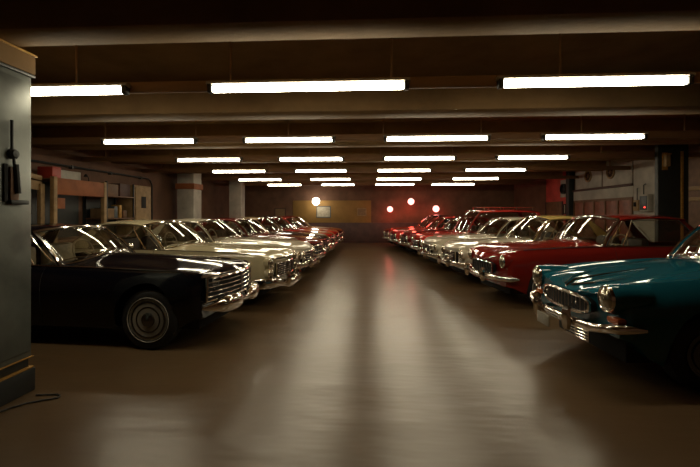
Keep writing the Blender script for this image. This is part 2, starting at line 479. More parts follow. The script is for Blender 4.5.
    if g('vfine', 0):
        for i in range(g('vfine', 0)):
            y = lerp(-gy, gy, (i + 1) / (g('vfine', 0) + 1))
            gr.tube([(fx(y) + po + .008, y, g0), (fx(y) + po + .008, y, g1)], .004, 4)
    gr.build('grille', [M['chrome'], M['dark']], root)
    for (y, z, r, out) in g('lamps', []):
        for sg in (1, -1):
            x = fx(y) + out; c = (x, sg * y, z); sq = g('lamp_tall', 1.0)
            bk = MB()
            bk.lathe([(r * 1.25, -.34), (r * 1.28, -.10), (r * 1.22, -.02), (r * 1.12, .012)], c, 'x', 24, 1, 1, sq)
            bk.lathe([(r * 1.14, -.02), (r * 1.16, .012), (r * 1.08, .026), (r * .98, .018), (r * .96, -.01)], c, 'x', 24, 0, 1, sq)
            ho = bk.build('headlight', [M['chrome'], BM], root)
            le = MB(); le.lathe([(r * .98, .004), (r * .9, .026), (r * .6, .045), (r * .3, .054), (.001, .057)], c, 'x', 24, 0, 1, sq)
            le.build('lens', M['lens'], ho)
    # ---- bumper
    bz, bh, bd, by = g('bumper', (.47, .055, .05, w0 - .02)); style = g('bumper_style', 'blade')
    bo = g('bumper_out', .10)
    def bumper(sign, bz, name, style):
        pts = []; secs = []; N = 40
        wrap = g('bumper_wrap', .30)
        for i in range(N + 1):
            q = -1 + 2 * i / N; a = abs(q)
            yy = by * (1 - (1 - min(1, a / .86)) ) if a < .86 else by
            yy = by * math.sin(min(1, a / .86) * PI / 2) ** .92 if a < .86 else by
            yy = by * min(1, a / .86)
            cr = sstep(.70, .86, a)
            f = fx(min(yy, w0 * .9)) if sign > 0 else -px(L, min(yy, w0 * .9))
            x = f + bo - .05 * cr * cr
            if a >= .86: x = x - wrap * (a - .86) / .14
            yv = math.copysign(yy + (.02 * sstep(.86, 1, a) if style != 'x' else 0), q)
            hh = bh; dd = bd; zz = bz
            if style == 'lobes':
                lob = math.exp(-((a - .48) / .30) ** 4); hh = bh * (.25 + .75 * lob); dd = bd * (.35 + 1.5 * lob); zz = bz - .01 + .02 * lob
            if style == 'drop':
                zz = bz - .07 * math.exp(-(a / .45) ** 4); hh = bh * (1 + .35 * sstep(.5, .75, a))
            if style == 'peak':
                zz = bz + .05 * sstep(.55, .9, a); dd = bd * (1 + .4 * sstep(.6, .85, a))
            if a > .93: hh *= 1 - .55 * (a - .93) / .07
            sec = []
            for j in range(12):
                t = 2 * PI * j / 12
                sec.append((dd * math.copysign(abs(math.cos(t)) ** .8, math.cos(t)) * .8, hh * math.copysign(abs(math.sin(t)) ** .75, math.sin(t))))
            pts.append((x * sign, yv * sign, zz)); secs.append(sec)
        b = MB(); b.sweep(pts, secs)
        for y in (g('bumper_bolts', [.35]) if sign > 0 else [.4]):
            for s2 in (1, -1):
                b.tube([(sign * (L / 2 - .32), s2 * y, bz), (sign * (fx(y) + bo - .02), s2 * y, bz)], .02, 6)
        return b.build(name, M['chrome'], root)
    bumper(1, bz, 'front_bumper', style)
    bumper(-1, .48, 'rear_bumper', 'blade')
    for y in g('overriders', []):
        for s2 in ((1, -1) if y > 0 else (1,)):
            ov = MB(); x = fx(y) + bo + .03; oh = g('over_h', .12)
            ov.sweep([(x, s2 * y - .038, bz + .03), (x + .02, s2 * y - .03, bz + .03), (x + .035, s2 * y, bz + .03), (x + .02, s2 * y + .03, bz + .03), (x, s2 * y + .038, bz + .03)],
                     [[(.035 * math.cos(t) * q, oh * math.sin(t) * (0.85 + .15 * q)) for t in [2 * PI * j / 12 for j in range(12)]] for q in (.5, .9, 1, .9, .5)])
            ov.build('overrider', M['chrome'], root)
    if g('lower_grille', False):
        lg = MB(); z0, z1 = g('lower_grille', 0)
        for i in range(5):
            lg.tube(pathy(.06, .42, lerp(z0, z1, i / 4), .02), .008, 5)
        for y in (.06, .24, .42): lg.tube([(fx(y) + .02, y, z0), (fx(y) + .02, y, z1 + .06)], .008, 5)
        lg.build('lower_grille', M['chrome'], root)
    if g('plate', False):
        y, z = g('plate', 0); pm = MB(); x = fx(y) + bo + .065
        pm.box((x, y - .13, z - .06), (x + .012, y + .13, z + .06), 0, .004)
        pm.build('license_plate', M['plate'], root)
    if g('signals', None):
        y, z, hw, hh = g('signals', 0)
        for sg in (1, -1):
            tsg = MB(); x = fx(y)
            tsg.box((x - .06, sg * y - hw, z - hh), (x + .035, sg * y + hw, z + hh), 0, .03)
            tsg.build('turn_signal', M['amber'], root)
    if g('hood_lip', False):
        hl = MB(); z = g('hood_lip', 0); hl.tube(pathy(-gy - .06, gy + .06, z, .02, 20), .016, 6); hl.build('hood_lip_trim', M['chrome'], root)
    if g('nose_glints', False):                              # raised chrome nose emblem; its spears imitate reflections on the hood
        so = MB()
        so.tube([(L / 2 - .02, 0, zc(.03) + .0), (L / 2 - .12, 0, zc(.12) + .03), (L / 2 - .5, 0, zc(.5) + .02), (L / 2 - .9, 0, zc(.9) + .005)], [.012, .017, .009, .004], 8)
        for sg in (1, -1):
            so.tube([(px(.05, .1), sg * .06, ztop(.05, .06) + .012), (px(.2, .22), sg * .20, ztop(.2, .2) + .012), (px(.45, .3), sg * .27, ztop(.45, .27) + .008)], [.009, .009, .004], 6)
        so.build('emblem_and_glints', M['chrome'], root)
    # ---- trim
    for sg in (1, -1):
        tr = MB(); z_off = g('trim_z', None)
        ss = [lerp(g('trim_s0', .35), L - .35, k / 40) for k in range(41)]
        if z_off is None:
            tr.tube([(px(s, wid(s) - sh), sg * (wid(s) - sh + .006), zs(s) + .004) for s in ss], g('trim_r', .007), 6)  # chrome strip standing in for the reflection along the fender crest
        else:
            tr.tube([(px(s, yside(s, z_off)), sg * (yside(s, z_off) + .004), z_off) for s in ss], g('trim_r', .009), 6)
        if not g('no_trim', False): tr.build('crest_glint_trim', M['chrome'], root)
        if far: continue
        dh = MB(); s_ = sC0 - .25; z_ = zs(s_) - .11; y_ = yside(s_, z_)
        dh.tube([(px(s_ - .09, y_), sg * (y_ - .005), z_), (px(s_ - .07, y_), sg * (y_ + .03), z_ + .004), (px(s_ + .07, y_), sg * (y_ + .03), z_ + .004), (px(s_ + .09, y_), sg * (y_ - .005), z_)], .010, 6)
        dh.build('door_handle', M['chrome'], root)
        ds = MB()
        for s_ in (sA + .16, sC0 + .02):
            zt = zs(s_)
            ds.tube([(px(s_, yside(s_, z)), sg * (yside(s_, z) - .001), z) for z in [lerp(max(sill, zbot(s_)) + .03, zt - .01, k / 8) for k in range(9)]], .004, 5)
        ds.build('door_seam', M['dark'], root)
        wp = MB(); y_ = sg * .30
        b0 = ws(y_ / wbelt(sA), .02, .03); b1 = ws(y_ / wbelt(sA) - .35, .12, .022); b2 = ws(y_ / wbelt(sA) - .75 if sg > 0 else max(-.98, y_ / wbelt(sA) - .55), .1, .022)
        wp.tube([b0, b1, b2], .006, 5); wp.build('wiper', M['chrome'], root)
        tl = MB(); y2 = w0 - .22; x = -px(L, y2)
        tl.box((px(L, y2) - .03, sg * y2 - .09, .62), (px(L, y2) + .06, sg * y2 + .09, .72), 0, .02); tl.build('tail_light', M['redlens'], root)
    if g('mirror', None):
        for (s_, sg) in g('mirror', []):
            mi = MB(); y_ = wid(s_) - sh - .02; z_ = ztop(s_, y_); x_ = L / 2 - s_
            mi.tube([(x_, sg * y_, z_ - .01), (x_ - .01, sg * (y_ + .03), z_ + .10)], .008, 6)
            mi.lathe([(.001, .035), (.05, .02), (.06, -.01), (.056, -.018), (.001, -.014)], (x_ - .02, sg * (y_ + .03), z_ + .13), 'x', 18, 0, 1, .8)
            mi.build('door_mirror', M['chrome'], root)
    if g('rack', False):
        rk = MB()
        for y in (-.45, -.15, .15, .45): rk.tube([(L / 2 - sT - .15, y, zr + crown + .10), (L / 2 - sD1 + .1, y, zr + crown + .10)], .012, 6)
        for k in range(4):
            x = L / 2 - lerp(sT + .2, sD1 - .15, k / 3)
            rk.tube([(x, -.5, zr + .04), (x, -.47, zr + crown + .10), (x, .47, zr + crown + .10), (x, .5, zr + .04)], .012, 6)
        rk.build('roof_rack', M['chrome'], root)
    return root

def place(noseX, noseY, heading_deg, L):
    """centre of a car whose nose stands at (noseX, noseY) and that faces along heading"""
    a = math.radians(heading_deg)
    return (noseX - math.cos(a) * L / 2, noseY - math.sin(a) * L / 2, 0), a

LEFT, RIGHT = 'cars parked along the left side of the aisle', 'cars parked along the right side of the aisle'
def car(nose, head, label, spec, group, name='classic_car'):
    loc, a = place(nose[0], nose[1], head, spec.get('L', 4.5))
    return make_car(name, loc, a, label, spec, group)

# left row -----------------------------------------------------------------
car((-1.73, 5.14), -4, 'long black coupe with full-width barred grille and thin-line whitewalls beside the steel cabinet',
    dict(L=4.7, W=1.62, paint='black', sA=1.95, sT=2.40, sD1=3.3, sD0=3.95, sC0=3.5, roof_z=1.33, crown=.055, axle_f=.76, axle_r=3.65,
         fender=[(0, .845), (.08, .87), (.3, .885), (.9, .905), (1.9, .925), (3.2, .935), (4.2, .91), (4.6, .86), (4.7, .80)],
         hood=[(0, .85), (.08, .89), (.4, .95), (1.3, 1.015), (1.9, 1.03), (3.7, .99), (4.4, .92), (4.7, .8)], shoulder=.09, hood_span=1.0,
         grille=(.66, .54, .81), bars=4, bar_r=.006, vbars=[0], hood_lip=.835, chin=.36, grille_frame=.018, nose_taper=.05, nose_curve=.16,
         bumper=(.475, .105, .06, .66), bumper_style='lobes', bumper_out=.08, bumper_wrap=.05, wheel_r=.345, wheel_in=.03, ww=.83, ww0=.715, ww1=.735,
         bpost=False, mirror=[(2.05, 1)], wheel_side=.34, trim_r=.006, seat_mat='seat_pale'), LEFT)
car((-1.52, 7.10), -7, 'pale cream hardtop coupe with stacked twin headlights behind the long black coupe',
    dict(L=4.6, W=1.62, paint='cream', sA=1.95, sT=2.42, sD1=3.35, sD0=3.95, sC0=3.45, roof_z=1.35, crown=.06,
         fender=[(0, .83), (.1, .87), (.4, .895), (1.7, .93), (3.3, .94), (4.2, .90), (4.6, .80)],
         grille=(.44, .50, .72), bars=5, vbars=[-.22, 0, .22], lamps=[(.62, .745, .075, .03), (.62, .57, .075, .03)],
         bumper=(.42, .065, .055, .77), bumper_style='drop', overriders=[.3], bpost=False, hood_lip=.80, shoulder=.06), LEFT)
car((-1.42, 9.02), -6, 'ivory coupe parked third in the left row, past the cream hardtop',
    dict(L=4.5, W=1.60, paint='ivory', roof_paint='ivory', roof_z=1.36, sA=1.95, sT=2.4, sD1=3.25, sD0=3.8, grille=(.42, .5, .72), bars=3, vfine=9,
         lamps=[(.60, .66, .085, .03), (.42, .66, .07, .02)], overriders=[.32], bpost=False), LEFT)
car((-1.42, 10.90), -5, 'dull maroon coupe with dark rectangular grille, fourth in the left row',
    dict(L=4.5, W=1.60, paint='maroon', roof_paint='maroon', roof_z=1.36, sA=1.75, sT=2.2, grille=(.5, .48, .72), bars=2, vbars=[-.25, .25],
         lamps=[(.64, .64, .085, .03)], bumper=(.45, .06, .05, .77), bumper_style='peak', bpost=False), LEFT)
car((-1.42, 12.75), -5, 'tan-roofed dark sedan with round chrome headlights, fifth in the left row',
    dict(L=4.5, W=1.60, paint='charcoal', roof_paint='tan', roof_z=1.37, sA=1.7, sT=2.15, grille=(.46, .48, .70), bars=4,
         lamps=[(.62, .66, .09, .035)], overriders=[.35], far=True), LEFT)
car((-1.40, 14.6), -5, 'black-roofed bright red coupe, sixth in the left row',
    dict(L=4.5, W=1.60, paint='bright_red', roof_paint='black', roof_z=1.38, sA=1.7, sT=2.15, grille=(.46, .48, .70), bars=4,
         lamps=[(.62, .66, .09, .035)], far=True), LEFT)
car((-1.38, 16.5), -5, 'bright red coupe with red roof, seventh in the left row',
    dict(L=4.4, W=1.60, paint='bright_red', roof_z=1.34, sA=1.65, sT=2.1, grille=(.46, .46, .66), bars=3, nose_taper=.14,
         lamps=[(.6, .64, .09, .035)], overriders=[.3], far=True), LEFT)
car((-1.36, 18.4), -5, 'red sedan at the far end of the left row near the back wall',
    dict(L=4.4, W=1.60, paint='red', roof_z=1.37, grille=(.46, .46, .66), bars=4, lamps=[(.62, .64, .085, .03)], far=True), LEFT)

# right row ----------------------------------------------------------------
car((2.02, 4.34), 183, 'shiny teal roadster with oval grille and overriders, front of the right row',
    dict(L=4.2, W=1.66, paint='teal', sA=1.62, sT=1.98, sD1=2.75, sD0=3.3, sC0=2.95, roof_z=1.40, crown=.05, axle_f=.84, axle_r=3.25, wheel_r=.33,
         fender=[(0, .86), (.06, .895), (.25, .925), (.9, .975), (1.6, 1.01), (2.6, .97), (3.2, .95), (3.9, .88), (4.2, .76)],
         hood=[(0, .775), (.06, .81), (.2, .85), (.6, .925), (1.2, 1.03), (1.6, 1.075), (3.3, .99), (3.9, .88), (4.2, .76)],
         shoulder=.13, dip=.035, hood_span=.75, mouth='oval', grille=(.43, .585, .755), bars=0, vfine=13, grille_frame=.017, mouth_pow=3.4,
         lamps=[(.66, .795, .095, .04)], lamp_tall=1.12, signals=(.69, .61, .085, .035), bumper=(.51, .042, .04, .80), bumper_style='peak', bumper_wrap=.2,
         overriders=[.30], over_h=.12, lower_grille=(.34, .46), plate=(-.1, .425), nose_glints=True, nose_curve=.10, nose_taper=.05, chin=.46, whitewall=False,
         no_trim=True, ww=.815, mirror=[(1.7, 1)], bpost=False, frame_w=.014), RIGHT, 'roadster')
car((1.98, 7.42), 189, 'deep red coupe with tall chrome-framed wraparound windshield, behind the teal roadster',
    dict(L=4.6, W=1.64, paint='red', roof_z=1.45, crown=.06, sA=1.86, sT=2.22, sD1=3.45, sD0=4.0, sC0=3.75, axle_f=.8,
         fender=[(0, .85), (.08, .90), (.4, .95), (1.8, .995), (3.4, .99), (4.3, .90), (4.6, .80)],
         hood=[(0, .78), (.1, .86), (.5, .97), (1.6, 1.06), (1.9, 1.07), (3.9, 1.0), (4.4, .9), (4.6, .8)], shoulder=.09, hood_span=.7,
         mouth='oval', mouth_pow=5, grille=(.40, .50, .72), bars=0, vfine=9, grille_frame=.013, bpost=False, lamps=[(.66, .76, .07, .03)], lamp_tall=1.35,
         bumper=(.48, .04, .045, .80), bumper_style='blade', bumper_wrap=.18, overriders=[.34], frame_w=.024, vent_t=.16), RIGHT)
car((1.78, 9.48), 187, 'cream coupe with mustard yellow roof, third in the right row',
    dict(L=4.5, W=1.60, paint='ivory', roof_paint='mustard', roof_z=1.42, crown=.07, sA=1.66, sT=2.1, grille=(.42, .48, .70), bars=5,
         lamps=[(.64, .66, .09, .035)], lamp_tall=1.1, bumper=(.45, .055, .05, .77), overriders=[.33], bpost=False), RIGHT)
car((1.52, 11.36), 187, 'cream sedan with paired round headlights, fourth in the right row',
    dict(L=4.5, W=1.60, paint='ivory', roof_z=1.38, sA=1.7, sT=2.15, grille=(.36, .5, .70), bars=4,
         lamps=[(.64, .66, .08, .03), (.46, .66, .08, .02)], bumper=(.45, .055, .05, .77), overriders=[.33]), RIGHT)
car((1.40, 13.3), 186, 'tall red estate car with chrome roof rack, fifth in the right row',
    dict(L=4.6, W=1.62, paint='bright_red', roof_z=1.60, crown=.07, sA=1.5, sT=1.95, sD1=3.9, sD0=4.25, sC0=4.1, rack=True, grille=(.42, .48, .70), bars=4,
         lamps=[(.63, .66, .09, .035)], far=True), RIGHT, 'estate_car')
car((1.12, 15.2), 186, 'maroon coupe, sixth in the right row',
    dict(L=4.4, W=1.60, paint='maroon', roof_z=1.38, grille=(.42, .48, .70), bars=4, lamps=[(.63, .66, .09, .035)], far=True), RIGHT)
car((.80, 17.05), 186, 'bright red coupe, seventh in the right row below the red lamps',
    dict(L=4.4, W=1.60, paint='bright_red', roof_z=1.37, grille=(.44, .46, .68), bars=3, lamps=[(.62, .66, .085, .03)], nose_taper=.1, far=True), RIGHT)
car((.58, 18.85), 186, 'red sedan with dark grey roof at the far end of the right row',
    dict(L=4.4, W=1.60, paint='red', roof_paint='charcoal', roof_z=1.42, grille=(.46, .46, .66), bars=4, lamps=[(.62, .64, .085, .03)], far=True), RIGHT)

# ------------------------------------------------------------------ room shell
XL, XR, YB, YF, ZC = -7.1, 7.5, 21.6, -2.5, 3.38
def sbox(name, lo, hi, m, bev=0.0):
    return struct(MB().box(lo, hi, 0, bev).build(name, m))
sbox('floor', (XL - .2, YF - .2, -.1), (XR + .2, YB + .2, 0), M['floor'])
sbox('ceiling', (XL - .2, YF - .2, ZC), (XR + .2, YB + .2, ZC + .2), M['ceiling'])
sbox('wall_left', (XL - .2, YF, 0), (XL, YB, ZC), M['wall'])
sbox('wall_right', (XR, YF, 0), (XR + .2, YB, ZC), M['wall'])
sbox('wall_back', (XL, YB, 0), (XR, YB + .2, ZC), M['wall'])
sbox('wall_front', (XL, YF - .2, 0), (XR, YF, ZC), M['wall'])
for y0, y1 in ((2.88, 3.20), (5.42, 5.88), (8.0, 8.4), (10.5, 10.85), (13.2, 13.55), (16.1, 16.45), (19.2, 19.55)):
    sbox('ceiling_beam', (XL, y0, 2.95), (XR, y1, ZC), M['beam'], .01)
# back wall dressing
sbox('trim_1', (-4.3, YB - .03, 1.08), (-.05, YB, 2.28), M['mustardwall'], .004)
sbox('trim_2', (XL, YB - .06, 0), (XR, YB, 1.08), M['dado'], .006)
# right wall: grey plaster stretch, panels, red stretch with glow in its colour
sbox('trim_3', (XR - .04, 10.25, 0), (XR, 11.86, ZC), M['wallgrey'], .004)
sbox('trim_4', (XR - .05, 11.86, 2.04), (XR, 15.25, 2.36), M['wallgrey'], .006)
for y0, y1 in ((11.94, 13.40), (13.48, 15.15)):
    sbox('trim_5', (XR - .03, y0, 2.44), (XR, y1, 3.26), M['wallgrey'], .008)
sbox('trim_6', (XR - .10, 11.86, 2.36), (XR, 15.25, 2.42), M['dado'], .008)
sbox('column', (XR - .22, 15.25, 0), (XR, 15.48, ZC), M['darkgreen'], .01)
sbox('trim_7', (XR - .04, 15.48, 2.05), (XR, 17.6, ZC), M['wallredglow'], .004)
sbox('trim_8', (XR - .05, 15.48, 1.1), (XR, 16.04, 2.05), M['wallredglow'], .004)
sbox('column', (6.38, 9.30, 0), (7.04, 9.42, 3.3), M['darkgreen'], .015)
sbox('trim_9', (6.86, 9.27, 0), (6.91, 9.31, 2.95), M['gold'], .006)
# columns on the left
sbox('column', (-6.25, 17.2, 0), (-5.72, 17.75, ZC), M['wallgrey'], .02)
sbox('column', (-6.82, 13.65, 0), (-6.22, 14.3, ZC), M['wallgrey'], .02)
sbox('trim_10', (-6.86, 13.6, 2.42), (-6.18, 14.34, 2.62), M['rust'], .01)
# cupboard fronts under the right-hand panels
t = empty('built_in_cupboard', (XR, 13.54, 0)); tag(t, 'row of dark brown cupboard doors in the right wall below the grey ledge', 'cupboard')
b = MB()
b.box((-.06, -1.66, 0), (0, 1.68, .12)); b.box((-.06, -1.66, 1.96), (0, 1.68, 2.04))
for k in range(6): b.box((-.07, -1.66 + k * .656, .12), (0, -1.60 + k * .656, 1.96))
b.build('frame', M['wood'], t)
for k in range(5):
    y = -1.60 + k * .656
    d = MB().box((-.045, y, .12), (-.005, y + .596, 1.96), 0, .006).build('door', M['doorwood'], t)
    MB().box((-.07, y + .51, 1.0), (-.045, y + .55, 1.16), 0, .006).build('handle', M['gold'], d)
# round vents
for y, lab in ((12.95, 'larger round wall vent above the grey ledge, nearer one'), (14.25, 'round wall vent above the grey ledge, farther one')):
    v = empty('round_vent', (XR - .03, y, 2.86)); tag(v, lab, 'vent', 'round vents on the right wall')
    MB().lathe([(.21, 0), (.21, -.035), (.19, -.05), (.165, -.045), (.16, -.01)], (0, 0, 0), 'x', 32).build('rim', M['paintedwood'], v)
    f = MB(); f.lathe([(.16, -.012), (.001, -.012)], (0, 0, 0), 'x', 24, 1)
    for k in range(8):
        a = PI * k / 4; f.tube([(-.03, .05 * math.cos(a), .05 * math.sin(a)), (-.025, .165 * math.cos(a), .165 * math.sin(a))], .009, 5)
    f.lathe([(.055, -.01), (.055, -.035), (.03, -.045), (.001, -.047)], (0, 0, 0), 'x', 16)
    f.build('grille', [M['wood'], M['dark']], v)
# fuse boxes with conduit
t = empty('switchboard', (XR - .04, 11.22, 1.62)); tag(t, 'grey fuse box with red pilot light on the grey wall by the dark pillar', 'fuse box')
MB().box((-.14, -.17, 0), (0, .17, .46), 0, .012).build('casing', M['wallgrey'], t)
MB().box((-.155, -.14, .04), (-.138, .14, .42), 0, .008).build('door', M['bluegrey'], t)
MB().lathe([(.022, 0), (.022, -.02), (.012, -.03), (.001, -.032)], (-.153, -.08, .11), 'x', 14).build('pilot_light', M['redled'], t)
MB().tube([(-.07, .1, .46), (-.07, .1, .72), (-.02, .1, .75)], .016, 8).build('conduit', M['steeldark'], t)
t = empty('switch_box', (XR - .04, 11.62, 1.64)); tag(t, 'small brown switch box on the grey wall left of the fuse box', 'switch')
MB().box((-.10, -.11, 0), (0, .11, .30), 0, .012).build('casing', M['paintedwood'], t)
MB().box((-.14, -.03, .12), (-.098, .03, .24), 0, .008).build('lever', M['dark'], t)
MB().tube([(-.05, .0, .30), (-.05, .0, .62), (-.02, 0, .64)], .012, 8).build('conduit', M['steeldark'], t)
# sconce on the pillar
t = empty('wall_sconce', (6.52, 9.30, 2.58)); tag(t, 'small unlit brass lantern on the dark green pillar', 'wall lamp')
MB().box((-.06, -.02, -.05), (.06, 0, .34), 0, .008).build('back_plate', M['gold'], t)
MB().box((-.05, -.12, .02), (.05, -.02, .28), 0, .015).build('lantern', M['paintedwood'], t)
MB().box((-.065, -.135, .28), (.065, 0, .31), 0, .01).build('cap', M['gold'], t)
# brown framed panels on the near right wall
t = empty('wall_panelling', (XR, 8.6, 0)); tag(t, 'brown framed wall panelling beside the dark green pillar', 'panelling')
MB().box((-.03, -2.6, 0), (0, 1.6, 2.95), 0, .004).build('board', M['wood'], t)
fr = MB()
for y in (-2.6, -1.55, -.5, .5, 1.51): fr.box((-.07, y, 0), (-.03, y + .09, 2.95), 0, .008)
for z in (.1, 1.85, 2.1, 2.86): fr.box((-.065, -2.6, z), (-.028, 1.6, z + .09), 0, .008)
fr.build('frame', M['paintedwood'], t)
# red stretch: posters, wheel disc, board of doors
def framed(name, x, y, z, w, h, axis, pm, fm, label, cat='poster', group=None):
    t = empty(name, (x, y, z)); tag(t, label, cat, group)
    f = MB(); p = MB(); d = .03
    if axis == 'x':
        for a, b_ in (((-d, -w/2, -h/2), (0, -w/2 + .04, h/2)), ((-d, w/2 - .04, -h/2), (0, w/2, h/2)), ((-d, -w/2 + .04, h/2 - .04), (0, w/2 - .04, h/2)), ((-d, -w/2 + .04, -h/2), (0, w/2 - .04, -h/2 + .04))): f.box(a, b_)
        p.box((-.012, -w/2 + .04, -h/2 + .04), (0, w/2 - .04, h/2 - .04))
    else:
        for a, b_ in (((-w/2, -d, -h/2), (-w/2 + .04, 0, h/2)), ((w/2 - .04, -d, -h/2), (w/2, 0, h/2)), ((-w/2 + .04, -d, h/2 - .04), (w/2 - .04, 0, h/2)), ((-w/2 + .04, -d, -h/2), (w/2 - .04, 0, -h/2 + .04))): f.box(a, b_)
        p.box((-w/2 + .04, -.012, -h/2 + .04), (w/2 - .04, 0, h/2 - .04))
    f.build('frame', fm, t); p.build('print', pm, t)
framed('wall_poster', XR - .05, 15.64, 1.72, .18, .62, 'x', M['redbox'], M['dark'], 'narrow dark-framed notice on the red wall beside the dark pilaster', group=None)
framed('wall_poster', XR - .05, 15.89, 1.74, .18, .40, 'x', M['paper'], M['dark'], 'small dark-framed notice on the red wall, farther from the dark pilaster')
framed('wall_poster', -5.0, YB, 1.62, .62, .50, 'y', M['cardboard'], M['dado'], 'tan framed picture on the brown back wall left of the mustard panel')
framed('wall_poster', -2.62, YB - .03, 1.66, .78, .62, 'y', M['paper'], M['bluegrey'], 'pale grey framed picture on the mustard wall under the white lamp')
framed('wall_poster', -.55, YB - .03, 1.66, .5, .42, 'y', M['cardboard'], M['paintedwood'], 'brown framed picture on the mustard wall nearest the red lamps')
t = empty('wall_fan', (XR - .04, 15.9, 2.52)); tag(t, 'dark round fan on the red wall beyond the dark pilaster', 'fan')
MB().box((-.02, -.36, -.32), (0, .36, .36), 0, .006).build('back_plate', M['wallgrey'], t)
MB().lathe([(.2, -.01), (.2, -.12), (.17, -.13), (.17, -.03)], (0, 0, 0), 'x', 28).build('ring', M['steeldark'], t)
f = MB()
for k in range(5):
    a = 2 * PI * k / 5
    f.grid([[(-.07 - .03 * s_, r * math.cos(a + .28 * s_), r * math.sin(a + .28 * s_)) for s_ in (-1, 0, 1)] for r in (.03, .08, .12, .16)])
f.lathe([(.035, -.04), (.035, -.10), (.001, -.105)], (0, 0, 0), 'x', 14)
f.build('blades', M['dark'], t, solid=.004)
t = empty('sliding_door', (XR, 16.85, 0)); tag(t, 'dark brown panelled door in the red end of the right wall', 'door')
MB().box((-.05, -.72, 0), (0, .72, 2.05), 0, .008).build('door_leaf', M['wood'], t)
fr = MB()
for y in (-.80, .72): fr.box((-.08, y, 0), (0, y + .08, 2.05), 0, .006)
fr.build('frame', M['dado'], t)

# ------------------------------------------------------------------ lamps on the back wall
def ball_lamp(name, px_, z, Y, r, m, arm, label, cat='wall lamp', group=None):
    tt = (px_ - 350) / FPX; X = (tt * Y * CS - Y * SN) / (CS + tt * SN)
    t = empty(name, (X, YB - .03, z)); tag(t, label, cat, group)
    MB().lathe([(.09, 0), (.09, -.03), (.03, -.05)], (0, 0, 0), 'y', 20).build('wall_plate', M['steeldark'], t)
    MB().tube([(0, -.03, 0), (0, -(YB - .03 - Y) + r * .8, 0)], .025, 8).build('arm', M['steeldark'], t)
    s = MB(); c = (0, -(YB - .03 - Y), 0)
    s.lathe([(max(.001, r * math.sin(PI * k / 12)), r * math.cos(PI * k / 12)) for k in range(13)], c, 'y', 24)
    s.build('globe', m, t)
    return Vector((X, Y + .12, z - r - .16))
RG = 'red lamps on the back wall'
ball_lamp('wall_lamp', 316, 2.22, 21.0, .20, M['whitelamp'], 0, 'glowing white globe lamp on the back wall')
pos = [ball_lamp('wall_lamp', 390, 1.80, 21.0, .15, M['redlamp'], 0, 'glowing red globe lamp on the back wall, left of the three', group=RG),
       ball_lamp('wall_lamp', 411, 2.20, 21.0, .17, M['redlamp'], 0, 'glowing red globe lamp on the back wall, highest of the three', group=RG),
       ball_lamp('wall_lamp', 436, 1.82, 21.0, .17, M['redlamp'], 0, 'glowing red globe lamp on the back wall, right of the three', group=RG)]

# ------------------------------------------------------------------ fluorescent rows
ROWS = [(4.04, [(-40, 123), (213, 404), (503, 686)]),
        (6.93, [(105, 194), (246, 332), (387, 487), (545, 643)]),
        (9.37, [(178, 240), (280, 342), (385, 454), (498, 567)]),
        (11.95, [(213, 265), (296, 346), (378, 430), (466, 525)]),
        (14.86, [(239, 281), (311, 350), (377, 421), (453, 498)]),
        (17.6, [(268, 301), (322, 354), (376, 414), (432, 474)])]
ORD = ['nearest', 'second', 'third', 'fourth', 'fifth', 'farthest']
PLACE3 = ['left', 'middle', 'right']; PLACE4 = ['far left', 'second from left', 'third from left', 'far right']
ZT = 2.87
for ri, (Y, spans) in enumerate(ROWS):
    rl = MB(); rl.box((XL, .046, -.115), (XR, .085, .0), 0, .006)
    for k in range(9):
        x = lerp(XL + .6, XR - .6, k / 8); rl.tube([(x, .065, -.01), (x, .065, ZC - ZT - .075)], .012, 6)
    o = rl.build('lighting_rail', M['rail']); o.location = (0, Y, ZT + .075)
    tag(o, 'brown rail carrying the %s row of ceiling lights' % ORD[ri], 'rail', 'rails of the ceiling lights')
    for ki, (a, b_) in enumerate(spans):
        X0, X1 = [((q - 350) / FPX * Y * CS - Y * SN) / (CS + (q - 350) / FPX * SN) for q in (a, b_)]
        hl = (X1 - X0) / 2
        r = empty('ceiling_light', ((X0 + X1) / 2, Y, ZT))
        tag(r, 'lit fluorescent ceiling light in the %s row, %s' % (ORD[ri], (PLACE3 if len(spans) == 3 else PLACE4)[ki]), 'ceiling light', 'fluorescent ceiling lights')
        hs = MB()
        hs.add([(x, y, z) for x in (-hl - .06, hl + .06) for y, z in ((-.035, .04), (-.045, .012), (-.03, .006), (-.02, .004), (.02, .004), (.03, .006), (.045, .012), (.035, .04))],
               [tuple(i for i in range(8)), tuple(8 + i for i in range(8))] + [(i, (i + 1) % 8, 8 + (i + 1) % 8, 8 + i) for i in range(8)], 0, False)
        hs.build('housing', M['housing'], r)
        tb = MB(); rr_ = .036 if ri == 0 else .029
        tb.tube([(-hl, 0, -.034), (-hl + .02, 0, -.034), (hl - .02, 0, -.034), (hl, 0, -.034)], [rr_ * .8, rr_, rr_, rr_ * .8], 12)
        tb.build('tube', M['tube'], r)
        for sg in (1, -1):
            e = MB(); e.box((min(sg * hl, sg * (hl + .05)), -.042, -.074), (max(sg * hl, sg * (hl + .05)), .042, .03), 0, .01)
            e.build('end_cap', M['steeldark'], r)

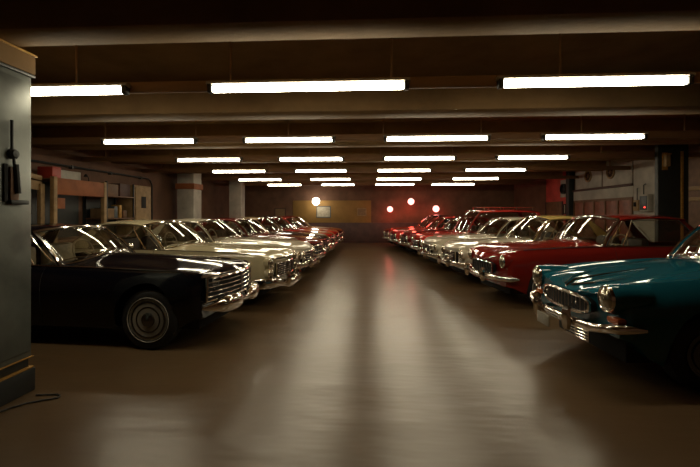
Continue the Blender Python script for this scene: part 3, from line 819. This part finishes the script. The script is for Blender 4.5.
# ------------------------------------------------------------------ steel cabinet at the near left
cabX, cy0, cy1 = -2.99, 1.9, 3.36
t = empty('steel_cabinet', (cabX, 0, 0)); tag(t, 'tall scuffed green-grey steel cabinet at the left edge, in front of the black coupe', 'cabinet')
MB().box((-.9, cy0, .30), (0, cy1, 2.76), 0, .012).build('casing', M['steel'], t)
MB().box((-.9, cy0, 0), (.02, cy1 + .02, .20), 0, .01).build('plinth', M['steeldark'], t)
MB().box((-.9, cy0, .20), (.012, cy1 + .012, .215), 0, .004).build('plinth_step', M['gold'], t)
MB().box((-.9, cy0, .215), (-.015, cy1 - .015, .30), 0, .006).build('toe_kick', M['steeldark'], t)
MB().box((-.88, cy0, .295), (.010, cy1 + .010, .306), 0, .003).build('edge_trim', M['gold'], t)
MB().box((-.92, cy0, 2.745), (.02, cy1 + .02, 2.772), 0, .006).build('top_cap', M['steeldark'], t)
d = MB().box((-.01, cy1 - .62, .36), (.016, cy1 - .03, 2.70), 0, .006).build('door', M['steel'], t)
lv = MB()
lv.tube([(.04, cy1 - .235, 2.32), (.04, cy1 - .235, 2.06), (.045, cy1 - .225, 2.02), (.05, cy1 - .20, 1.80)], .012, 8)
lv.lathe([(.04, 0), (.045, .03), (.03, .05), (.001, .055)], (.015, cy1 - .22, 2.045), 'x', 16)
lv.tube([(.05, cy1 - .205, 1.96), (.055, cy1 - .19, 1.72)], .022, 8)
lv.build('latch_lever', M['steeldark'], d)
MB().box((.014, cy1 - .245, 1.66), (.04, cy1 - .165, 1.94), 0, .008).build('wooden_pad', M['wood'], d)
MB().box((.014, cy1 - .295, 1.65), (.034, cy1 - .262, 1.96), 0, .006).build('hinge_strip', M['dark'], d)
MB().box((.014, cy1 - .26, 1.63), (.06, cy1 - .09, 1.665), 0, .006).build('bracket', M['steeldark'], d)
sbox('trim_11', (cabX - .9, 1.9, 2.775), (cabX + .02, 3.38, 2.95), M['beam'], .006)
sbox('trim_12', (cabX - .9, 1.9, 2.935), (cabX + .03, 3.39, 2.952), M['gold'], .003)
# loose cable on the floor
pts = []
ctrl = [(-2.93, 2.6), (-2.92, 2.85), (-2.90, 2.97), (-2.83, 3.09), (-2.74, 3.16), (-2.66, 3.20), (-2.63, 3.24), (-2.68, 3.28), (-2.78, 3.27), (-2.87, 3.25)]
for i in range(len(ctrl) - 1):
    for k in range(5):
        a, b_ = ctrl[i], ctrl[i + 1]; u = k / 5; pts.append((lerp(a[0], b_[0], u) + .006 * math.sin(7 * (i + u)), lerp(a[1], b_[1], u), .008))
o = MB().tube(pts, .007, 6).build('loose_cable', M['cable']); tag(o, 'thin black cable curled on the floor at the foot of the steel cabinet', 'cable')

# ------------------------------------------------------------------ workshop along the left wall
def flat(name, lo, hi, m, label, cat, bev=.008, group=None):
    o = MB().box(tuple(a - (a + b) / 2 if i < 2 else a - lo[2] for i, (a, b) in enumerate(zip(lo, hi))),
                 tuple(b - (a + b) / 2 if i < 2 else b - lo[2] for i, (a, b) in enumerate(zip(lo, hi))), 0, bev).build(name, m)
    o.location = ((lo[0] + hi[0]) / 2, (lo[1] + hi[1]) / 2, lo[2]); tag(o, label, cat, group); return o
# booth
bx = XL
t = empty('workshop_booth', (bx + .03, 8.5, 0)); tag(t, 'open workshop booth with rust orange fascia on the left wall', 'booth')
MB().box((.62, -.74, 1.95), (.68, .74, 2.29), 0, .006).build('fascia', M['rust'], t)
MB().box((0, -.78, 2.25), (.64, .78, 2.28), 0, .004).build('top', M['wood'], t)
MB().box((.60, .71, 0), (.69, .80, 2.31), 0, .006).build('post', M['paintedwood'], t)
MB().box((.60, -.80, 0), (.69, -.71, 2.31), 0, .006).build('post', M['paintedwood'], t)
MB().box((0, -.74, 0), (.03, .74, 2.25)).build('back_panel', M['darkgreen'], t)
c = MB(); c.box((.1, -.70, .95), (.66, .70, 1.02), 0, .008); c.box((.12, -.68, 0), (.62, .68, .95)); c.build('counter', M['wood'], t)
flat('red_toolbox', (bx + .22, 7.86, 2.285), (bx + .55, 8.10, 2.53), M['redbox'], 'red metal box on top of the workshop booth', 'toolbox', .015)
flat('sign_board', (bx + .30, 8.16, 2.285), (bx + .36, 8.92, 2.51), M['whitepaint'], 'blank off-white board lying along the booth top', 'board')
t = empty('desk_lamp', (bx + .45, 9.06, 2.285)); tag(t, 'small dark lamp standing on the booth top by the off-white board', 'lamp')
MB().lathe([(.07, 0), (.07, .015), (.02, .025)], (0, 0, 0), 'z', 18).build('base', M['dark'], t)
MB().tube([(0, 0, .02), (0, -.02, .12), (0, -.08, .17)], .008, 6).build('arm', M['dark'], t)
MB().lathe([(.02, .03), (.05, -.03)], (0, -.1, .16), 'z', 14).build('lamp_shade', M['dark'], t)
flat('notice_board', (bx + .66, 7.82, 1.66), (bx + .70, 8.02, 1.88), M['rust'], 'small rust brown box hung at the left post of the booth', 'box')
bpy.data.objects['notice_board'].name = 'letter_box'
# timber rack left of booth
t = empty('timber_rack', (bx, 7.22, 0)); tag(t, 'tan wooden rack with sloping boards left of the workshop booth', 'rack')
for y in (-.42, .32): MB().box((.5, y, 0), (.58, y + .1, 2.15), 0, .006).build('post', M['paintedwood'], t)
MB().box((.05, -.42, 1.30), (.56, .42, 1.34), 0, .004).build('shelf', M['paintedwood'], t)
MB().box((.05, -.42, .6), (.56, .42, .64), 0, .004).build('shelf', M['paintedwood'], t)
for k, (z0, z1) in enumerate(((2.08, 2.02), (2.20, 2.10), (2.32, 2.22))):
    o = MB().add([(x, y, z) for x in (.50, .54) for y, zz in ((-.55, z0), (.40, z1)) for z in (zz, zz + .09)],
             [(0, 1, 3, 2), (4, 6, 7, 5), (0, 4, 5, 1), (2, 3, 7, 6), (0, 2, 6, 4), (1, 5, 7, 3)], 0, False).build('board', M['paintedwood'], t)
flat('storage_tin', (bx + .2, 7.02, 1.342), (bx + .45, 7.25, 1.62), M['wallgrey'], 'grey tin on the middle shelf of the tan timber rack', 'tin', .02)
flat('storage_tin', (bx + .2, 7.32, 1.342), (bx + .45, 7.49, 1.55), M['bluegrey'], 'blue-grey tin on the middle shelf of the tan timber rack', 'tin', .02)
# shelving right of booth
t = empty('shelving_unit', (bx, 10.05, 0)); tag(t, 'dark open shelving unit right of the workshop booth', 'shelves')
for y in (-.58, .54):
    for x in (.04, .56): MB().box((x, y, 0), (x + .04, y + .04, 2.36), 0, .004).build('post', M['steeldark'], t)
for z in (.3, .95, 1.42, 1.98): MB().box((.04, -.58, z), (.60, .58, z + .03), 0, .004).build('shelf', M['wood'], t)
MB().box((.0, -.6, 0), (.03, .6, 2.36)).build('back_panel', M['darkgreen'], t)
items = [('cardboard_box', .12, .50, 10.35, 10.72, 1.451, .24, 'cardboard', 'cardboard box on the shelf just above car-roof level beside the booth'),
         ('storage_tin', .2, .44, 10.80, 10.95, 1.451, .30, 'bluegrey', 'dark blue-grey tin in the middle of the shelving unit'),
         ('storage_tin', .2, .44, 11.02, 11.12, 1.451, .34, 'gold', 'tall brass-coloured tin on the right of the shelving unit'),
         ('storage_tin', .2, .44, 11.18, 11.34, 1.451, .20, 'wood', 'short brown tin at the right end of the middle shelf'),
         ('wooden_crate', .12, .52, 10.40, 10.85, 2.011, .30, 'wood', 'brown crate on top shelf of the shelving unit, beside the booth'),
         ('wooden_crate', .12, .52, 10.92, 11.36, 2.011, .34, 'dado', 'dark red crate on the top shelf of the shelving unit')]
for nm, x0, x1, y0, y1, z, h, m_, lab in items:
    flat(nm, (bx + x0, y0 - .8, z), (bx + x1, y1 - .8, z + h), M[m_], lab, nm.split('_')[1], .012, 'things on the shelving unit')
# locker
t = empty('tall_locker', (bx, 11.2, 0)); tag(t, 'tan tall wooden locker beyond the shelving unit', 'locker')
MB().box((0, -.42, 0), (.5, .42, 2.36), 0, .01).build('casing', M['paintedwood'], t)
d = MB().box((.5, -.38, .08), (.52, .38, 2.30), 0, .006).build('door', M['paintedwood'], t)
MB().box((.52, .26, 1.2), (.55, .30, 1.4), 0, .006).build('handle', M['steeldark'], d)
MB().box((.52, -.12, 1.72), (.526, .12, 2.05), 0, .002).build('door_vent', M['dark'], d)
# pipe along left wall
pp = MB(); pp.tube([(.06, 0, 0), (.06, 6.6, -.0), (.06, 6.75, -.05), (.06, 6.85, -.2), (.06, 6.85, -2.64)], .025, 8)
for k in range(5): pp.box((0, .6 + k * 1.4, -.05), (.09, .64 + k * 1.4, .03))
o = pp.build('wall_pipe', M['steeldark']); o.location = (XL, 5.6, 2.66); tag(o, 'dark pipe running along the left wall above the workshop', 'pipe')

# ------------------------------------------------------------------ red lamp light, world, camera
for p in pos:
    l = bpy.data.lights.new('red_lamp_light', 'POINT'); l.energy = 7; l.color = (1, .10, .06); l.shadow_soft_size = .15
    o = bpy.data.objects.new('red_lamp_light', l); C.objects.link(o); o.location = p
w = bpy.data.worlds.new('World'); scn.world = w; w.use_nodes = True
w.node_tree.nodes['Background'].inputs[0].default_value = (.02, .02, .025, 1)
w.node_tree.nodes['Background'].inputs[1].default_value = 0.1
cd = bpy.data.cameras.new('camera'); co = bpy.data.objects.new('camera', cd); C.objects.link(co)
co.location = (0, 0, H_CAM); co.rotation_euler = (PI / 2, 0, YAW)
cd.sensor_width = 36; cd.lens = FPX * 36 / 700; cd.shift_y = -19.5 / 700; cd.clip_start = .05
scn.camera = co
scn.view_settings.view_transform = 'Standard'; scn.view_settings.look = 'None'
scn.view_settings.exposure = 0.4; scn.view_settings.gamma = 1.0; scn.view_settings.use_curve_mapping = False
scn.cycles.max_bounces = 8; scn.cycles.transparent_max_bounces = 24; scn.cycles.sample_clamp_indirect = 6
scn.cycles.use_denoising = True
scn.cycles.use_adaptive_sampling = False
scn.cycles.caustics_reflective = False; scn.cycles.caustics_refractive = False
scn.cycles.sample_clamp_indirect = 3
